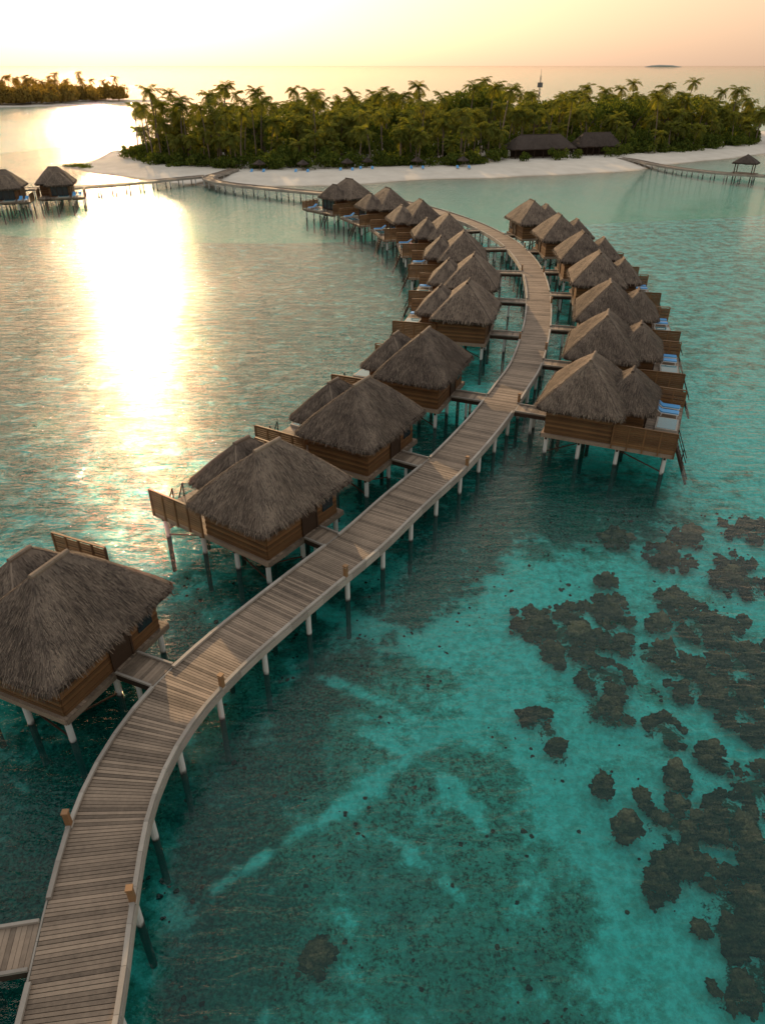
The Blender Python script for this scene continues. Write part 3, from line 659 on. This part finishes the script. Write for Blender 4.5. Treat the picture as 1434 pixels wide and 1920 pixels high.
for x,y,c in inpoly(500,VEG,.03):
    if not clear(x,y): continue
    v,f=random.choice(BP);r=random.uniform(2.4,4.6);h=random.uniform(2.8,5.2)+min(c,20)*.2
    if c<4: h*=.7
    it.append((v,f,np.zeros(len(f)),(x,y,.6),random.random()*6.28,(r,r,h)))
fr=[(-74,228),(-69,224),(-60,213.5),(-36.3,202.5),(-16,202.5),(-2.4,209),(23,210),(37,227),(52,234),(66,238),(86,243),(129,276)]
for (x0,y0),(x1,y1) in zip(fr[:-1],fr[1:]):
    L=math.hypot(x1-x0,y1-y0)
    for k in range(int(L/1.8)):
        if random.random()<.1: continue
        t=random.random();x=x0+(x1-x0)*t;y=y0+(y1-y0)*t+random.uniform(-.5,3)
        if not clear(x,y):continue
        v,f=random.choice(BP);r=random.uniform(1.8,3.6);it.append((v,f,np.zeros(len(f)),(x,y,.8),random.random()*6.28,(r,r,random.uniform(2.4,5.2))))
for x,y in ((39,221),(48,224.5),(50.5,223.5),(56,228),(66,232),(70,233)):
    v,f=random.choice(BP);it.append((v,f,np.zeros(len(f)),(x,y,.8),x,(2.4,2.2,random.uniform(2.5,4))))
for x,y in ((-80,214.5),(-82,216.5),(-85,218)):
    v,f=BP[1];it.append((v,f,np.zeros(len(f)),(x,y,.1),x,(2.6,2.2,1.5)))
scatter(it,'shrub_belt',[M_leaf])
def big_tree(x,y,r,h):
    root=obj('broadleaf_tree',None,loc=(x,y,1.2));b=MB();b.tube([(0,0,0),(.2,.1,h*.3),(0,.2,h*.6)],[.5,.4,.25],9)
    for k in range(7):
        a=k*.9;b.tube([(.1,.1,h*.35),(math.cos(a)*r*.35,math.sin(a)*r*.35,h*.6),(math.cos(a)*r*.65,math.sin(a)*r*.65,h*.75)],[.22,.14,.06],6)
    obj('trunk_and_limbs',b.mesh('trunk_and_limbs',[M_trunk]),root)
    v,f=random.choice(TP_);obj('crown',np_mesh('crown',v*np.array([r,r,h*.62])+np.array([0,0,h*.38]),f,[M_leaf]),root)
for q in ((29,262,8.5,17),(23,258,6,14),(35,264,6,15.5),(75,270,7,13),(82,268,6,13),(-10,245,6,12),(110,285,7,13),(50,262,6,13),(5,250,6,12.5),(-35,230,6,11),(-25,240,7,12),(95,275,7,13),(64,258,6,12)): big_tree(*q)
it=[]
for x,y,c in inpoly(300,FVEG,.01):
    p=random.choice(PP[1:]+TALL);k=random.uniform(.95,1.2);it.append((*p,(x,y,1),random.random()*6.28,(k,k,k)))
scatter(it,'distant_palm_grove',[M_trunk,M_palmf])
it=[]
for x,y,c in inpoly(600,FVEG,.03):
    v,f=random.choice(BP);it.append((v,f,np.zeros(len(f)),(x,y,.3),random.random()*6,(7,7,random.uniform(7,12))))
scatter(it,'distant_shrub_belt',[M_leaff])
for (x,y,hx,hy) in BLD:
    root=obj('beach_pavilion',None,loc=(x,y,1.0),rz=.25);b=MB()
    Roof(0,0,hx,hy*.85,hx*.62,3.0,6.3,'x').build(b,False);obj('roof',b.mesh('roof',[M_thatchd,M_dark]),root)
    b=MB();
    for i in range(7):
        for yy in (-hy*.65,hy*.65): b.tube([(-hx*.85+i*hx*1.7/6,yy,-1),(-hx*.85+i*hx*1.7/6,yy,3.4)],[.14,.14],8)
    b.box(-hx*.8,hx*.8,hy*.3,hy*.34,-.5,3.2,1);b.box(-hx*.9,hx*.9,-hy*.7,hy*.7,-.6,.1,0)
    obj('posts_and_walls',b.mesh('posts_and_walls',[M_dark,M_dark]),root)
b=MB()
for k in range(3):
    a=k*2.094;b.tube([(math.cos(a)*.5,math.sin(a)*.5,0),(math.cos(a)*.2,math.sin(a)*.2,21)],[.08,.07],5)
for i in range(20):
    z=i*1.05;r=.5-.3*z/21;q=[(math.cos(k*2.094)*r,math.sin(k*2.094)*r,z+(k%2)*.5) for k in range(3)]
    for k in range(3): b.beam(q[k],q[(k+1)%3],.07,.07)
b.tube([(0,0,21),(0,0,23)],[.06,.05],5);b.box(-.9,.9,-.1,.1,17.5,19,0);b.box(-.1,.1,-.8,.8,15,16.2,0)
obj('radio_mast',b.mesh('radio_mast',[M_steel]),loc=(55,292,0))
b=MB();b.tube([(0,0,0),(0,0,2.4)],[.06,.06],6,1)
for k in range(14):
    a0=k*6.283/14;a1=(k+1)*6.283/14;b.face([(0,0,3.0),(1.6*math.cos(a0),1.6*math.sin(a0),2.05),(1.6*math.cos(a1),1.6*math.sin(a1),2.05)],0);b.face([(1.6*math.cos(a0),1.6*math.sin(a0),2.05),(1.5*math.cos(a0),1.5*math.sin(a0),1.8),(1.5*math.cos(a1),1.5*math.sin(a1),1.8),(1.6*math.cos(a1),1.6*math.sin(a1),2.05)],0)
PAR=b.mesh('thatched_parasol',[M_thatchd,M_trunk])
for x,y in ((-20,200),(-9,203),(-4,206),(9,207),(21,208),(-31,200)):
    obj('thatched_parasol',PAR,loc=(x,y,1.0))
    for dx in (-1.6,1.4): obj('sun_lounger',LOUNGE,loc=(x+dx,y-4.2,1.25),rz=1.57)
# ---------------------------------------------------------------- person on a villa deck
def person(loc,rz):
    root=obj('person',None,loc=loc,rz=rz)
    def skin(name,v,e,r,mat):
        me=bpy.data.meshes.new(name);me.from_pydata(v,e,[]);me.materials.append(mat);o=obj(name,me,root)
        o.modifiers.new('s','SKIN');
        for i,x in enumerate(r): me.skin_vertices[0].data[i].radius=(x,x*.85)
        me.skin_vertices[0].data[0].use_root=True
        sb=o.modifiers.new('ss','SUBSURF');sb.levels=1;sb.render_levels=1
    v=[(0,0,.95),(0,0,1.18),(0,0,1.38),(0,0,1.48),(0,0,1.54),(-.17,0,1.38),(-.25,.03,1.12),(-.2,-.14,.93),(.17,0,1.38),(.25,.03,1.12),(.22,-.1,.9),(-.09,0,.9),(-.1,-.02,.5),(-.1,.03,.08),(-.1,-.12,.04),(.09,0,.9),(.1,-.02,.5),(.1,.03,.08),(.1,-.12,.04)]
    e=[(0,1),(1,2),(2,3),(3,4),(2,5),(5,6),(6,7),(2,8),(8,9),(9,10),(0,11),(11,12),(12,13),(13,14),(0,15),(15,16),(16,17),(17,18)]
    skin('body',v,e,[.13,.115,.14,.055,.055,.06,.042,.03,.06,.042,.03,.085,.055,.038,.035,.085,.055,.038,.035],M_skin)
    skin('dress',[(0,0,.72),(0,0,1.0),(0,0,1.2),(0,0,1.4)],[(0,1),(1,2),(2,3)],[.23,.17,.14,.165],M_purple)
    skin('head',[(0,0,1.56),(0,-.01,1.66),(0,0,1.74)],[(0,1),(1,2)],[.07,.095,.07],M_skin)
    skin('hair',[(0,.05,1.55),(0,.04,1.68),(0,.01,1.76)],[(0,1),(1,2)],[.07,.095,.075],M_hair)
    for s in (-1,1):
        for k in range(5):
            a=(s*(.205 if s<0 else .225),-.13+k*.016+.02*(s>0),.92-.02*(s>0))
            l=(.05,.085,.09,.08,.06)[k]
            skin('finger_%d_%s'%(k,'l' if s<0 else 'r'),[a,(a[0],a[1]-.005,a[2]-l*.5),(a[0]-s*.01,a[1]-.01,a[2]-l)],[(0,1),(1,2)],[.009,.008,.007],M_skin)
    b=MB();b.box(-.045,-.02,-.10,-.085,1.665,1.68);b.box(.02,.045,-.10,-.085,1.665,1.68);b.box(-.03,.03,-.1,-.085,1.605,1.612)
    b.box(-.012,.012,-.12,-.085,1.625,1.66)
    obj('face_features',b.mesh('face_features',[M_hair]),root)
root,out,t,c=villas[8]
q=c+out*5.2-t*1.6
person((q[0],q[1],2.0),-.5)
